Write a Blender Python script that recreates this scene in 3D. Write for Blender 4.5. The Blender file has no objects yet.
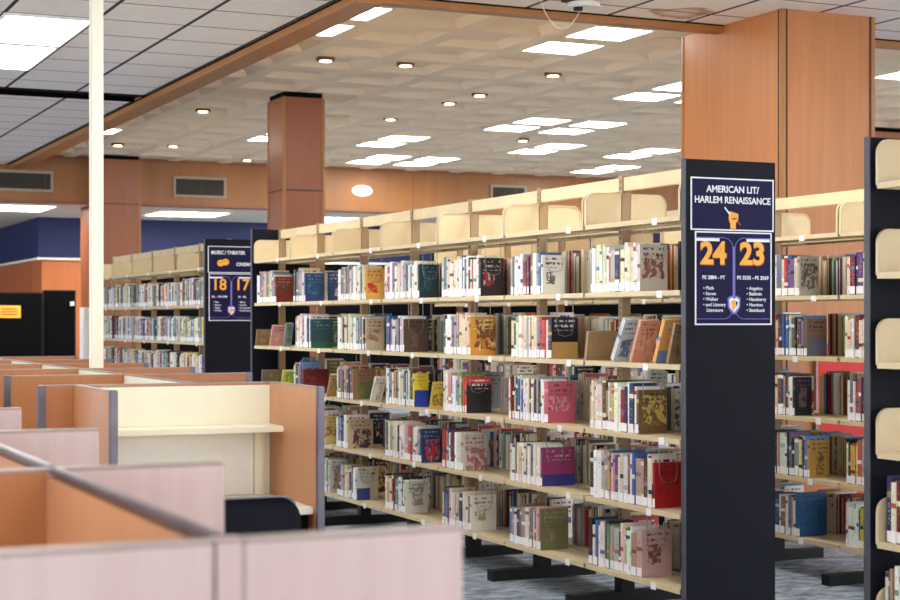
import bpy, bmesh, math, random
from mathutils import Vector
S = bpy.context.scene
COL = S.collection
R = random.Random(7)
PI = math.pi

# ---------------------------------------------------------------- camera
F, CS, SN, EYE = 1650.0, .9093, .4161, 1.46
cd = bpy.data.cameras.new('camera'); cam = bpy.data.objects.new('camera', cd); COL.objects.link(cam)
cam.location = (0, 0, EYE); cam.rotation_euler = (PI/2, 0, -math.atan2(SN, CS))
cd.sensor_width = 36; cd.lens = F/900*36; cd.shift_y = 20/900
cd.clip_start = .05; cd.clip_end = 200
cd.dof.use_dof = True; cd.dof.focus_distance = 8.6; cd.dof.aperture_fstop = 5.0
S.camera = cam
def y_at(px, X):                      # how far down the aisle a point of plane X stands
    return (X*F/CS/(px+305) - SN*X)/CS

# ---------------------------------------------------------------- colours / materials
def lin(c):
    return tuple((v/255/12.92 if v/255 <= .04045 else ((v/255+.055)/1.055)**2.4) for v in c)
def new_mat(name):
    m = bpy.data.materials.new(name); m.use_nodes = True
    nt = m.node_tree; b = nt.nodes['Principled BSDF']
    return m, nt, b
def N(nt, t, **kw):
    n = nt.nodes.new(t)
    for k, v in kw.items(): setattr(n, k, v)
    return n
def plain(name, rgb, rough=.55, metal=0, var=.06, scale=9, spec=.5):
    m, nt, b = new_mat(name)
    tc = N(nt, 'ShaderNodeTexCoord'); no = N(nt, 'ShaderNodeTexNoise'); no.inputs['Scale'].default_value = scale
    no.inputs['Detail'].default_value = 3
    nt.links.new(tc.outputs['Object'], no.inputs['Vector'])
    r = N(nt, 'ShaderNodeValToRGB'); l = lin(rgb)
    r.color_ramp.elements[0].position = .3; r.color_ramp.elements[1].position = .7
    r.color_ramp.elements[0].color = tuple(v*(1-var) for v in l)+(1,)
    r.color_ramp.elements[1].color = tuple(min(1, v*(1+var)) for v in l)+(1,)
    nt.links.new(no.outputs['Fac'], r.inputs['Fac']); nt.links.new(r.outputs['Color'], b.inputs['Base Color'])
    b.inputs['Roughness'].default_value = rough; b.inputs['Metallic'].default_value = metal
    b.inputs['Specular IOR Level'].default_value = spec
    return m
def wood(name, dark, light, rough=.4, fine=26, coat=0):
    m, nt, b = new_mat(name)
    tc = N(nt, 'ShaderNodeTexCoord'); mp = N(nt, 'ShaderNodeMapping'); mp.inputs['Scale'].default_value = (fine, fine, 1.1)
    no = N(nt, 'ShaderNodeTexNoise'); no.inputs['Scale'].default_value = 1.0; no.inputs['Detail'].default_value = 5; no.inputs['Roughness'].default_value = .6
    mp2 = N(nt, 'ShaderNodeMapping'); mp2.inputs['Scale'].default_value = (1.6, 1.6, .5)
    n2 = N(nt, 'ShaderNodeTexNoise'); n2.inputs['Scale'].default_value = 1.3
    mix = N(nt, 'ShaderNodeMath', operation='ADD'); mul = N(nt, 'ShaderNodeMath', operation='MULTIPLY'); mul.inputs[1].default_value = .5
    r = N(nt, 'ShaderNodeValToRGB')
    r.color_ramp.elements[0].position = .25; r.color_ramp.elements[1].position = .75
    r.color_ramp.elements[0].color = lin(dark)+(1,); r.color_ramp.elements[1].color = lin(light)+(1,)
    L = nt.links.new
    L(tc.outputs['Object'], mp.inputs['Vector']); L(mp.outputs['Vector'], no.inputs['Vector'])
    L(tc.outputs['Object'], mp2.inputs['Vector']); L(mp2.outputs['Vector'], n2.inputs['Vector'])
    L(no.outputs['Fac'], mix.inputs[0]); L(n2.outputs['Fac'], mix.inputs[1]); L(mix.outputs[0], mul.inputs[0])
    L(mul.outputs[0], r.inputs['Fac']); L(r.outputs['Color'], b.inputs['Base Color'])
    b.inputs['Roughness'].default_value = rough; b.inputs['Coat Weight'].default_value = coat; b.inputs['Coat Roughness'].default_value = .3
    return m
def emit(name, rgb, strength):
    m, nt, b = new_mat(name)
    b.inputs['Base Color'].default_value = lin(rgb)+(1,)
    b.inputs['Emission Color'].default_value = lin(rgb)+(1,); b.inputs['Emission Strength'].default_value = strength
    return m
M = {}
M['cream'] = plain('cream_steel', (216, 197, 158), .45)
M['post'] = plain('tan_steel', (160, 132, 98), .5)  # cream uprights like the shelves, their shade put into the colour
M['navy'] = plain('charcoal_panel', (19, 21, 30), .6, spec=.15)
M['black'] = plain('black_steel', (14, 15, 19), .5, spec=.3)
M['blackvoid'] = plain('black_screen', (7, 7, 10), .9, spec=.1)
M['metal'] = plain('brushed_metal', (104, 98, 104), .34, metal=.9, var=.25, scale=6)
M['trim'] = plain('grey_edge_trim', (150, 132, 124), .4, metal=.4, var=.12)
M['wire'] = plain('steel_wire', (150, 146, 140), .35, metal=.8)
M['laminate'] = wood('pale_pink_wood_laminate', (182, 154, 146), (206, 180, 174), .38, 30, .25)  # cool daylight on the near carrels put into the laminate colour
M['laminate_mid'] = wood('orange_wood_laminate', (176, 118, 78), (196, 140, 100), .4, 30, .1)
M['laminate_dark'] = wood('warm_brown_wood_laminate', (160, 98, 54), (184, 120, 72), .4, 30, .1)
M['ivory'] = plain('ivory_laminate', (238, 232, 206), .4, var=.02)
M['greypanel'] = plain('light_grey_panel', (236, 234, 228), .5, var=.03)
M['wood'] = wood('cherry_veneer', (168, 100, 50), (196, 130, 74), .35, 22, .15)
M['wood_red'] = wood('deep_cherry_veneer', (134, 72, 40), (158, 92, 54), .35, 22, .2)
M['wood_trim'] = wood('golden_wood_trim', (156, 100, 48), (178, 120, 60), .4, 14, .1)
M['wood_far'] = wood('orange_wood_panel', (146, 92, 40), (172, 114, 56), .4, 12, .1)
M['wood_hot'] = wood('bright_orange_wood_panel', (190, 100, 44), (212, 124, 62), .4, 10, .1)
M['blue'] = plain('deep_blue_paint', (28, 40, 88), .6, var=.03, scale=1)
M['white'] = plain('white_paint', (238, 236, 230), .5, var=.02)
M['pole'] = plain('ivory_pole_paint', (244, 240, 218), .5, var=.02)
M['plaster'] = plain('white_low_ceiling', (246, 240, 226), .8, var=.03, scale=2)
M['label'] = plain('white_label_paper', (244, 244, 246), .6, var=.02)
M['pages'] = plain('book_pages', (226, 214, 188), .8, var=.08, scale=60)
M['fabric'] = plain('black_upholstery', (15, 17, 27), .9, var=.12, scale=90, spec=.2)
M['piping'] = plain('grey_piping', (120, 122, 130), .6)
M['poster'] = plain('navy_poster', (24, 19, 62), .6, spec=.2, var=.05, scale=12)
M['lav'] = plain('lavender_ink', (124, 116, 196), .5)
M['paper'] = plain('poster_white', (240, 240, 246), .5, var=.01)
M['gold'] = plain('poster_gold', (250, 178, 56), .5, var=.04)
M['redink'] = plain('poster_red', (176, 60, 40), .5)
M['vent'] = plain('dark_vent_slats', (66, 62, 54), .6)
M['ventframe'] = plain('vent_frame_grey', (172, 152, 136), .5)
M['red'] = plain('red_board', (206, 52, 44), .6)
M['coffer'] = plain('coffer_plaster', (236, 216, 188), .85, var=.05, scale=.9)
M['glow'] = emit('light_diffuser', (255, 253, 248), 12.0)
M['glow_can'] = emit('downlight_lens', (255, 224, 170), 9.0)
M['glow_sconce'] = emit('wall_light_glass', (255, 236, 214), 2.0)
M['canring'] = plain('dark_bronze_ring', (120, 84, 56), .5)
M['seam'] = plain('dark_wood_joint', (70, 34, 18), .6)
M['edge'] = plain('grey_panel_edge', (74, 76, 86), .5)
M['cable'] = plain('cream_cable', (206, 194, 176), .6)

# drop ceiling tiles: wide dark tracks one way, thin joints the other, one water stain
def tile_mat():
    m, nt, b = new_mat('ceiling_tiles'); L = nt.links.new
    g = N(nt, 'ShaderNodeNewGeometry'); sp = N(nt, 'ShaderNodeSeparateXYZ'); L(g.outputs['Position'], sp.inputs[0])
    def line(axis, off, pitch, w):
        a = N(nt, 'ShaderNodeMath', operation='SUBTRACT'); L(sp.outputs[axis], a.inputs[0]); a.inputs[1].default_value = off-pitch*40-w/2+w
        d = N(nt, 'ShaderNodeMath', operation='DIVIDE'); L(a.outputs[0], d.inputs[0]); d.inputs[1].default_value = pitch
        f = N(nt, 'ShaderNodeMath', operation='FRACT'); L(d.outputs[0], f.inputs[0])
        c = N(nt, 'ShaderNodeMath', operation='GREATER_THAN'); L(f.outputs[0], c.inputs[0]); c.inputs[1].default_value = 1-w/pitch
        return c
    lx = line('X', 1.885, .6205, .03); ly = line('Y', 11.26, .625, .02)
    no = N(nt, 'ShaderNodeTexNoise'); no.inputs['Scale'].default_value = 14; L(g.outputs['Position'], no.inputs['Vector'])
    r = N(nt, 'ShaderNodeValToRGB'); r.color_ramp.elements[0].color = lin((236, 229, 228))+(1,); r.color_ramp.elements[1].color = lin((250, 244, 243))+(1,)
    L(no.outputs['Fac'], r.inputs['Fac'])
    # stain ring
    ds = N(nt, 'ShaderNodeVectorMath', operation='DISTANCE'); L(g.outputs['Position'], ds.inputs[0]); ds.inputs[1].default_value = (6.02, 9.42, 3.52)
    n2 = N(nt, 'ShaderNodeTexNoise'); n2.inputs['Scale'].default_value = 6; L(g.outputs['Position'], n2.inputs['Vector'])
    ad = N(nt, 'ShaderNodeMath', operation='MULTIPLY_ADD'); L(n2.outputs['Fac'], ad.inputs[0]); ad.inputs[1].default_value = .25; L(ds.outputs['Value'], ad.inputs[2])
    r2 = N(nt, 'ShaderNodeValToRGB'); e = r2.color_ramp.elements
    e[0].position = .2; e[0].color = (.25, .25, .25, 1); e[1].position = .34; e[1].color = (0, 0, 0, 1)
    x = e.new(.30); x.color = (.9, .9, .9, 1)
    L(ad.outputs[0], r2.inputs['Fac'])
    ms = N(nt, 'ShaderNodeMixRGB'); L(r2.outputs['Color'], ms.inputs[0]); L(r.outputs['Color'], ms.inputs[1]); ms.inputs[2].default_value = lin((176, 134, 92))+(1,)
    m1 = N(nt, 'ShaderNodeMixRGB'); L(ly.outputs[0], m1.inputs[0]); L(ms.outputs[0], m1.inputs[1]); m1.inputs[2].default_value = lin((82, 76, 76))+(1,)
    m2 = N(nt, 'ShaderNodeMixRGB'); L(lx.outputs[0], m2.inputs[0]); L(m1.outputs[0], m2.inputs[1]); m2.inputs[2].default_value = lin((44, 40, 42))+(1,)
    L(m2.outputs[0], b.inputs['Base Color']); b.inputs['Roughness'].default_value = .85
    return m
M['tiles'] = tile_mat()
def carpet_mat():
    m, nt, b = new_mat('blue_grey_carpet'); L = nt.links.new
    g = N(nt, 'ShaderNodeNewGeometry')
    mp = N(nt, 'ShaderNodeMapping'); mp.inputs['Scale'].default_value = (5, 9, 1); mp.inputs['Rotation'].default_value = (0, 0, .5)
    L(g.outputs['Position'], mp.inputs['Vector'])
    no = N(nt, 'ShaderNodeTexNoise'); no.inputs['Scale'].default_value = 1.4; no.inputs['Detail'].default_value = 6; no.inputs['Roughness'].default_value = .75
    L(mp.outputs['Vector'], no.inputs['Vector'])
    r = N(nt, 'ShaderNodeValToRGB'); e = r.color_ramp.elements
    e[0].position = .36; e[0].color = lin((72, 82, 98))+(1,); e[1].position = .66; e[1].color = lin((172, 182, 194))+(1,)
    L(no.outputs['Fac'], r.inputs['Fac']); L(r.outputs['Color'], b.inputs['Base Color']); b.inputs['Roughness'].default_value = .95
    return m
M['carpet'] = carpet_mat()
# books: base, second and art colours travel with each book; bands, title and picture are printed procedurally
def book_mat():
    m, nt, b = new_mat('printed_book_cover'); L = nt.links.new
    def mth(op, a, c=None, d=None):
        n = N(nt, 'ShaderNodeMath', operation=op)
        for i, v in enumerate((a, c, d)):
            if v is None: continue
            if isinstance(v, (int, float)): n.inputs[i].default_value = v
            else: L(v, n.inputs[i])
        return n.outputs[0]
    def mix(f, a, c):
        n = N(nt, 'ShaderNodeMixRGB'); L(f, n.inputs[0]); L(a, n.inputs[1]); L(c, n.inputs[2]); return n.outputs[0]
    A = N(nt, 'ShaderNodeVertexColor', layer_name='colA'); B = N(nt, 'ShaderNodeVertexColor', layer_name='colB'); C = N(nt, 'ShaderNodeVertexColor', layer_name='colC')
    uv = N(nt, 'ShaderNodeUVMap', uv_map='UVMap'); sp = N(nt, 'ShaderNodeSeparateXYZ'); L(uv.outputs[0], sp.inputs[0])
    u, v = sp.outputs[0], sp.outputs[1]; seed = B.outputs['Alpha']; mode = A.outputs['Alpha']
    w = mth('MULTIPLY', seed, 60.0)
    def noise(sx, sy):
        mp = N(nt, 'ShaderNodeMapping'); mp.inputs['Scale'].default_value = (sx, sy, 1); L(uv.outputs[0], mp.inputs['Vector'])
        n = N(nt, 'ShaderNodeTexNoise', noise_dimensions='4D'); n.inputs['Scale'].default_value = 1; n.inputs['Detail'].default_value = 3
        L(mp.outputs[0], n.inputs['Vector']); L(w, n.inputs['W']); return n.outputs['Fac']
    is_cov = mth('MULTIPLY', mth('GREATER_THAN', u, 1.5), mth('LESS_THAN', u, 3.5))
    is_sp = mth('MULTIPLY', mth('LESS_THAN', u, 1.2), mth('GREATER_THAN', u, -.2))
    # spine
    band = mth('MULTIPLY', mth('GREATER_THAN', mth('SINE', mth('MULTIPLY_ADD', v, 9.0, mth('MULTIPLY', seed, 25.0))), .93), is_sp)
    txt = mth('MULTIPLY', mth('MULTIPLY', mth('MULTIPLY', mth('GREATER_THAN', noise(3, 26), .57), .45), mth('LESS_THAN', mth('ABSOLUTE', mth('SUBTRACT', v, .56)), .3)),
              mth('MULTIPLY', mth('LESS_THAN', mth('ABSOLUTE', mth('SUBTRACT', u, .5)), .26), is_sp))
    c1 = mix(band, A.outputs[0], C.outputs[0]); c2 = mix(txt, c1, B.outputs[0])
    # cover
    s1 = mth('FRACT', mth('MULTIPLY', seed, 7.31)); s2 = mth('FRACT', mth('MULTIPLY', seed, 23.7)); s3 = mth('FRACT', mth('MULTIPLY', seed, 51.3))
    du = mth('DIVIDE', mth('SUBTRACT', u, mth('MULTIPLY_ADD', s1, .3, 2.35)), mth('MULTIPLY_ADD', s2, .35, .16)); dv = mth('DIVIDE', mth('SUBTRACT', v, mth('MULTIPLY_ADD', s3, .3, .28)), mth('MULTIPLY_ADD', s1, .25, .16))
    rr = mth('ADD', mth('MAXIMUM', mth('ABSOLUTE', du), mth('ABSOLUTE', dv)), mth('MULTIPLY_ADD', noise(5, 6), .9, -.45))
    art = mth('MULTIPLY', mth('LESS_THAN', rr, .95), mth('MULTIPLY', is_cov, mth('LESS_THAN', mode, .75)))
    pic = mix(mth('GREATER_THAN', noise(6, 8), .53), C.outputs[0], A.outputs[0])
    pic = mix(mth('MULTIPLY', mth('GREATER_THAN', noise(9, 5), .57), .8), pic, B.outputs[0])
    pic = mix(mth('MULTIPLY', mth('GREATER_THAN', noise(4, 14), .6), .5), pic, C.outputs[0])
    c3 = mix(art, c2, pic)
    two = mth('MULTIPLY', mth('MULTIPLY', is_cov, mth('GREATER_THAN', mode, .75)), mth('LESS_THAN', v, mth('MULTIPLY_ADD', mode, 5.0, -4.0)))
    c4 = mix(two, c3, C.outputs[0])
    rows = mth('MULTIPLY', mth('GREATER_THAN', mth('SINE', mth('MULTIPLY', v, 50.0)), .1), mth('GREATER_THAN', noise(11, 9), .5))
    zone = mth('MULTIPLY', mth('MULTIPLY', mth('LESS_THAN', mth('ABSOLUTE', mth('SUBTRACT', v, .8)), .13), mth('LESS_THAN', mth('ABSOLUTE', mth('SUBTRACT', u, 2.5)), .38)), is_cov)
    c5 = mix(mth('MULTIPLY', rows, mth('MULTIPLY', zone, mth('LESS_THAN', mode, .99))), c4, B.outputs[0])
    L(c5, b.inputs['Base Color']); b.inputs['Roughness'].default_value = .38
    return m
M['book'] = book_mat()

# ---------------------------------------------------------------- mesh helpers
def bx(bm, x0, x1, y0, y1, z0, z1):
    v = [bm.verts.new(p) for p in ((x0,y0,z0),(x1,y0,z0),(x1,y1,z0),(x0,y1,z0),(x0,y0,z1),(x1,y0,z1),(x1,y1,z1),(x0,y1,z1))]
    return [bm.faces.new([v[i] for i in q]) for q in ((3,2,1,0),(4,5,6,7),(0,1,5,4),(1,2,6,5),(2,3,7,6),(3,0,4,7))]
def box(*a, bevel=0):
    bm = bmesh.new(); bx(bm, *a)
    if bevel: bmesh.ops.bevel(bm, geom=bm.edges[:], offset=bevel, segments=2, affect='EDGES')
    return bm
def boxes(*bs):
    bm = bmesh.new()
    for b in bs: bx(bm, *b)
    return bm
def prism_x(pts, x0, x1):            # outline in (y, z)
    bm = bmesh.new(); a = [bm.verts.new((x0, p[0], p[1])) for p in pts]; b = [bm.verts.new((x1, p[0], p[1])) for p in pts]
    bm.faces.new(a); bm.faces.new(b[::-1])
    for i in range(len(pts)): j = (i+1) % len(pts); bm.faces.new((a[j], a[i], b[i], b[j]))
    bmesh.ops.recalc_face_normals(bm, faces=bm.faces[:]); return bm
def prism_y(pts, y0, y1, bm=None):   # outline in (x, z)
    bm = bm or bmesh.new(); a = [bm.verts.new((p[0], y0, p[1])) for p in pts]; b = [bm.verts.new((p[0], y1, p[1])) for p in pts]
    fs = [bm.faces.new(a), bm.faces.new(b[::-1])]
    for i in range(len(pts)): j = (i+1) % len(pts); fs.append(bm.faces.new((a[j], a[i], b[i], b[j])))
    bmesh.ops.recalc_face_normals(bm, faces=fs); return bm
def cyl(bm, x, y, z0, z1, r, seg=20, r1=None):
    r1 = r if r1 is None else r1
    a = [bm.verts.new((x+r*math.cos(t), y+r*math.sin(t), z0)) for t in [2*PI*i/seg for i in range(seg)]]
    b = [bm.verts.new((x+r1*math.cos(t), y+r1*math.sin(t), z1)) for t in [2*PI*i/seg for i in range(seg)]]
    bm.faces.new(a[::-1]); bm.faces.new(b)
    for i in range(seg): j = (i+1) % seg; bm.faces.new((a[i], a[j], b[j], b[i]))
    return bm
def tube(bm, pts, r, seg=6):
    rings = []
    for i, p in enumerate(pts):
        p = Vector(p); d = (Vector(pts[min(i+1, len(pts)-1)])-Vector(pts[max(i-1, 0)])).normalized()
        n = d.cross(Vector((.31, .87, .39))).normalized(); q = d.cross(n)
        rings.append([bm.verts.new(p+n*r*math.cos(2*PI*k/seg)+q*r*math.sin(2*PI*k/seg)) for k in range(seg)])
    for a, b in zip(rings, rings[1:]):
        for k in range(seg): j = (k+1) % seg; bm.faces.new((a[k], a[j], b[j], b[k]))
    bm.faces.new(rings[0][::-1]); bm.faces.new(rings[-1]); return bm
def mesh_of(name, bm, m, smooth=False):
    me = bpy.data.meshes.new(name); bm.to_mesh(me); bm.free()
    me.materials.append(M[m] if isinstance(m, str) else m)
    if smooth:
        for p in me.polygons: p.use_smooth = True
    return me
def obj(name, bm, m, parent=None, loc=(0, 0, 0), rz=0, smooth=False):
    me = bm if isinstance(bm, bpy.types.Mesh) else mesh_of(name, bm, m, smooth)
    o = bpy.data.objects.new(name, me); COL.objects.link(o); o.location = loc; o.rotation_euler = (0, 0, rz)
    if parent: o.parent = parent
    return o
def tag(o, label, cat, group=None):
    o['label'] = label; o['category'] = cat
    if group: o['group'] = group
    return o
def thing(name, label, cat, loc=(0, 0, 0), group=None, rz=0):
    o = bpy.data.objects.new(name, None); COL.objects.link(o); o.location = loc; o.rotation_euler = (0, 0, rz); o.empty_display_size = .1
    return tag(o, label, cat, group)
def struct(name, bm, m):
    o = obj(name, bm, m); o['kind'] = 'structure'; return o

# ---------------------------------------------------------------- the room
CZ, GZ, KK = 3.52, 3.65, 1.0735
BX, BY = 3.775, 9.69
struct('floor', box(-8, 22, -6, 32, -.05, 0), 'carpet')
struct('ceiling', boxes((-8, BX, -6, 15.02, CZ, CZ+.03), (-8, BX, 15.42, 22.3, CZ, CZ+.03), (BX, 22, -6, BY, CZ, CZ+.03)), 'tiles')
# dark slot in the tile ceiling
struct('trim_1', boxes((-8, BX, 14.90, 15.03, CZ-.004, CZ+.04), (-8, BX, 15.40, 15.42, CZ-.001, CZ+.4), (-8, BX, 14.98, 15.02, CZ+.03, CZ+.4), (-8, BX, 15.42, 15.46, CZ+.03, CZ+.4), (-8, BX, 14.98, 15.46, CZ+.4, CZ+.43), (BX-.02, BX, 15.02, 15.42, CZ+.03, CZ+.4)), 'blackvoid')
# wood beams between the two ceilings
struct('trim_2', boxes((BX, BX+.19, BY, 22.3, 3.46, GZ+.03)), 'wood_trim')
struct('trim_3', boxes((BX+.19, 22, BY, BY+.10, 3.47, GZ+.03)), 'wood_trim')
struct('trim_4', boxes((BX-.012, BX, BY, 22.3, CZ-.008, CZ+.0), (BX-.012, 22, BY-.012, BY, CZ-.008, CZ+.0)), 'blackvoid')  # thin black strip standing in for the shadow line along the beams
# coffered ceiling
PX, PY_, OX, OY = .663*KK, .686*KK, 5.593*KK, 9.885*KK
LIGHT = {(0,0),(0,1),(3,8),(3,7),(4,8),(4,7),(5,11),(5,10),(7,11),(7,10),(3,4),(3,3),(4,4),(4,3),(2,11),(2,10),(3,14),(3,13),(4,14),(4,13),(0,11),(0,10),(5,1),(5,0),(6,0),(6,1),
         (-3,0),(-3,1),(-3,11),(8,7),(8,8),(9,7),(9,8),(8,3),(8,4),(8,13),(8,14),(10,0),(10,1),(11,4),(11,3)}
bm = bmesh.new()
def quad(*p): bm.faces.new([bm.verts.new(q) for q in p])
for i in range(-3, 20):
    for j in range(-1, 16):
        x0, y0 = OX+PX*i, OY+PY_*j; x1, y1 = x0+PX, y0+PY_
        w, s = .07, .06; z0, z1 = GZ, GZ+.055
        if (i, j) in LIGHT: w, s, z1 = .10, .006, GZ+.03
        O = [(x0,y0),(x1,y0),(x1,y1),(x0,y1)]; I = [(x0+w,y0+w),(x1-w,y0+w),(x1-w,y1-w),(x0+w,y1-w)]
        T = [(x0+w+s,y0+w+s),(x1-w-s,y0+w+s),(x1-w-s,y1-w-s),(x0+w+s,y1-w-s)]
        for k in range(4):
            l = (k+1) % 4
            quad((*O[l], z0), (*O[k], z0), (*I[k], z0), (*I[l], z0))
            quad((*I[l], z0), (*I[k], z0), (*T[k], z1), (*T[l], z1))
        quad(*[(*t, z1) for t in T[::-1]])
bx(bm, BX, 22, BY, 22.6, GZ+.1, GZ+.14)
bmesh.ops.remove_doubles(bm, verts=bm.verts[:], dist=.0005)
struct('ceiling_coffered', bm, 'coffer')

frame_me = None
def troffer(x0, x1, y0, y1, z, label, group):
    t = thing('ceiling_light', label, 'light', ((x0+x1)/2, (y0+y1)/2, z), group)
    w, d = (x1-x0)/2, (y1-y0)/2; e = .015
    obj('diffuser', box(-w, w, -d, d, -.004, .012), 'glow', t)
    obj('frame', boxes((-w-e, -w, -d-e, d+e, -.014, .02), (w, w+e, -d-e, d+e, -.014, .02), (-w, w, -d-e, -d, -.014, .02), (-w, w, d, d+e, -.014, .02)), 'white', t)
rown = ['nearest', 'second', 'third', 'fourth', 'fifth', 'sixth', 'seventh', 'eighth', 'ninth', 'tenth', 'eleventh', 'twelfth', 'thirteenth', 'fourteenth', 'fifteenth', 'sixteenth']
for i, j in sorted(LIGHT):
    x0, y0 = OX+PX*i+.115, OY+PY_*j+.123
    troffer(x0, x0+.482, y0, y0+.49, GZ+.012, 'square ceiling panel light, %s coffer row from the cross beam, %s from the long beam' % (rown[j], rown[i+3]), 'square coffer lights')
for k, (a, b_) in enumerate(((11.30, 12.41), (12.52, 13.70))):
    troffer(1.90, 2.47, a, b_, CZ-.004, ['large rectangular ceiling light in the tiles by the white pole, nearer of two', 'large rectangular ceiling light in the tiles, farther of two in line'][k], 'long tile ceiling lights')
for k, (x, y) in enumerate(((.6, 5.2), (3.1-.62*2, 1.2), (5.6, 4.4), (7.5, 1.0), (-2.5, 8.5), (-2.5, 2), (10.5, 4), (-3.5, 14), (9.5, 7.2), (4.9, 7.0), (3.0, 7.4))):
    troffer(x, x+.57, y, y+1.16, CZ-.004, 'long white tile ceiling light outside the picture, %s of the overhead ones' % rown[k], 'overhead tile lights')
cans = [(4.5, 12.18), (5.17, 12.15), (6.5, 12.14), (6.47, 13.49), (6.45, 14.11), (6.42, 15.48), (4.51, 15.65), (4.48, 19.1), (5.1, 18.94), (6.4, 20.2), (8.55, 17.1-.4), (10.9, 16.1)]
for k, (x, y) in enumerate(cans):
    t = thing('downlight', 'small round warm downlight in the coffered ceiling, %s by distance' % rown[k], 'light', (x*KK, y*KK, GZ-.008), 'round downlights')
    ring = cyl(bmesh.new(), 0, 0, 0, .03, .08, 24); obj('trim_ring', ring, 'canring', t, smooth=False)
    obj('lens', cyl(bmesh.new(), 0, 0, -.005, 0, .05, 24), 'glow_can', t)

# far wall fascia, low ceiling beyond, blue bulkhead, wood recess
FY, LZ = 22.3, 3.03
struct('wall_far', boxes((-8, 22, FY, FY+.25, LZ, GZ+.1)), 'wood_far')
struct('trim_5', boxes((-8, 22, FY-.02, FY, GZ-.03, GZ), (-8, 22, FY-.015, FY, LZ, LZ+.025)), 'wood_red')
sm = bmesh.new()
for x in (3.3, 4.25, 6.4, 7.9, 9.6, 11.3, 13.0, 14.7, 16.4): bx(sm, x, x+.012, FY-.006, FY, LZ+.025, GZ-.03)
struct('trim_6', sm, 'wood_red')
struct('ceiling_low', box(-8, 22, FY+.25, 31, LZ, LZ+.05), 'plaster')
SX, SY, SB = 4.766, 25.5, 2.415
struct('wall_bulkhead', box(SX, 22, SY, 31.5, SB, LZ), 'blue')
struct('wall_recess', boxes((SX+.06, 6.1, SY+.06, 31.4, 0, SB-.03)), 'wood_hot')
struct('wall_recess_dark', boxes((6.1, 22, SY+.06, 31.4, 0, SB-.03)), 'blackvoid')
struct('trim_7', boxes((SX-.02, 22, SY-.02, 31.5, SB-.035, SB)), 'plaster')
struct('wall_back', box(-8, 22, 31.5, 31.7, 0, LZ+.1), 'blue')
troffer(6.08, 7.1, 23.2, 24.2, LZ-.005, 'bright panel light under the low ceiling above the blue wall, beside the middle pillar', 'low ceiling lights')
troffer(3.5, 4.5, 22.8, 24.0, LZ-.005, 'bright panel light under the low ceiling at the far left above the blue wall', 'low ceiling lights')
troffer(8.6, 9.8, 23.5, 24.7, LZ-.005, 'bright panel light under the low ceiling behind the long bookshelf', 'low ceiling lights')

def vent(x0, x1, z0, z1, label, m='vent'):
    t = thing('air_vent', label, 'vent', ((x0+x1)/2, FY, (z0+z1)/2), 'air vents on the wood wall'); w, h = (x1-x0)/2, (z1-z0)/2; e = .035
    obj('frame', boxes((-w, -w+e, -.03, 0, -h, h), (w-e, w, -.03, 0, -h, h), (-w+e, w-e, -.03, 0, -h, -h+e), (-w+e, w-e, -.03, 0, h-e, h)), 'ventframe', t)
    s = bmesh.new(); n = 9
    for k in range(n):
        z = -h+e+(2*h-2*e)*(k+.1)/n; bx(s, -w+e, w-e, -.022, -.006, z, z+(2*h-2*e)/n*.7)
    obj('slats', s, m, t); obj('backing', box(-w+e, w-e, -.004, -.001, -h+e, h-e), 'blackvoid', t)
def fx(px): return (px+305)*(FY*CS)/(F/CS-SN*(px+305))
def fz(px, y): return EYE+(320-y)*(FY*CS+SN*fx(px))/F
vent(fx(173), fx(226), fz(173, 197), fz(173, 176), 'dark rectangular air vent on the wood wall, left of the middle pillar')
vent(fx(-12), fx(53), fz(40, 192), fz(40, 171), 'dark rectangular air vent at the left end of the wood wall')
vent(fx(490), fx(526), fz(500, 202), fz(500, 185), 'dark air vent on the wood wall, just above the long bookshelf rail')
t = thing('wall_light', 'small oval glowing wall light on the wood wall, right of the middle pillar', 'light', (fx(361), FY, fz(361, 191)))
bm = bmesh.new(); bmesh.ops.create_uvsphere(bm, u_segments=20, v_segments=12, radius=1)
for v in bm.verts: v.co = Vector((v.co.x*.155, v.co.y*.06-.05, v.co.z*.078))
obj('glass', bm, 'glow_sconce', t, smooth=True); obj('backplate', box(-.06, .06, -.02, 0, -.06, .06), 'ventframe', t)

# pillars
def pillar(x0, x1, y0, y1, zt, label, m, seam=None, band=True):
    t = thing('wood_pillar', label, 'pillar', ((x0+x1)/2, (y0+y1)/2, 0)); w, d = (x1-x0)/2, (y1-y0)/2; c = .06 if w < .3 else .07
    top = zt-.05 if band else zt
    obj('veneer_panel', boxes((-w+.006, w-.006, -d+.006, d-.006, 0, top)), m, t)
    for sx in (-1, 1):
        for sy in (-1, 1):
            xa, xb = sorted((sx*w, sx*(w-c*.5))); ya, yb = sorted((sy*d, sy*(d-c*.5)))
            obj('corner_trim', box(xa, xb, ya, yb, 0, top, bevel=.004), 'wood_trim', t)
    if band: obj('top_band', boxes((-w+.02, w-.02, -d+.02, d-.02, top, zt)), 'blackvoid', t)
    g = bmesh.new()
    if seam is not None:
        bx(g, -w+.003, w-.003, -d+.003, d-.003, seam, seam+.012)
    if seam is None:
        bx(g, -w+c*.5, -w+c*.5+.012, -d+.002, -d+.006, 0, top); bx(g, w-c*.5-.012, w-c*.5, -d+.002, -d+.006, 0, top)
        bx(g, -w+.002, -w+.006, -d+c*.5, -d+c*.5+.014, 0, top)
    obj('seam', g, 'seam', t)
    return t
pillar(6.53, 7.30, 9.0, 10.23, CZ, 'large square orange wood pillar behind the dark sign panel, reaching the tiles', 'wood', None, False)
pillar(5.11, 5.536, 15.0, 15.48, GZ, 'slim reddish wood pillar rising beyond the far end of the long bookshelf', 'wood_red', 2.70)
pillar(4.895, 5.43, 21.8, 23.1, GZ, 'broad wood pillar at the far wall beside the white pole', 'wood_red', 3.0)
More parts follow.
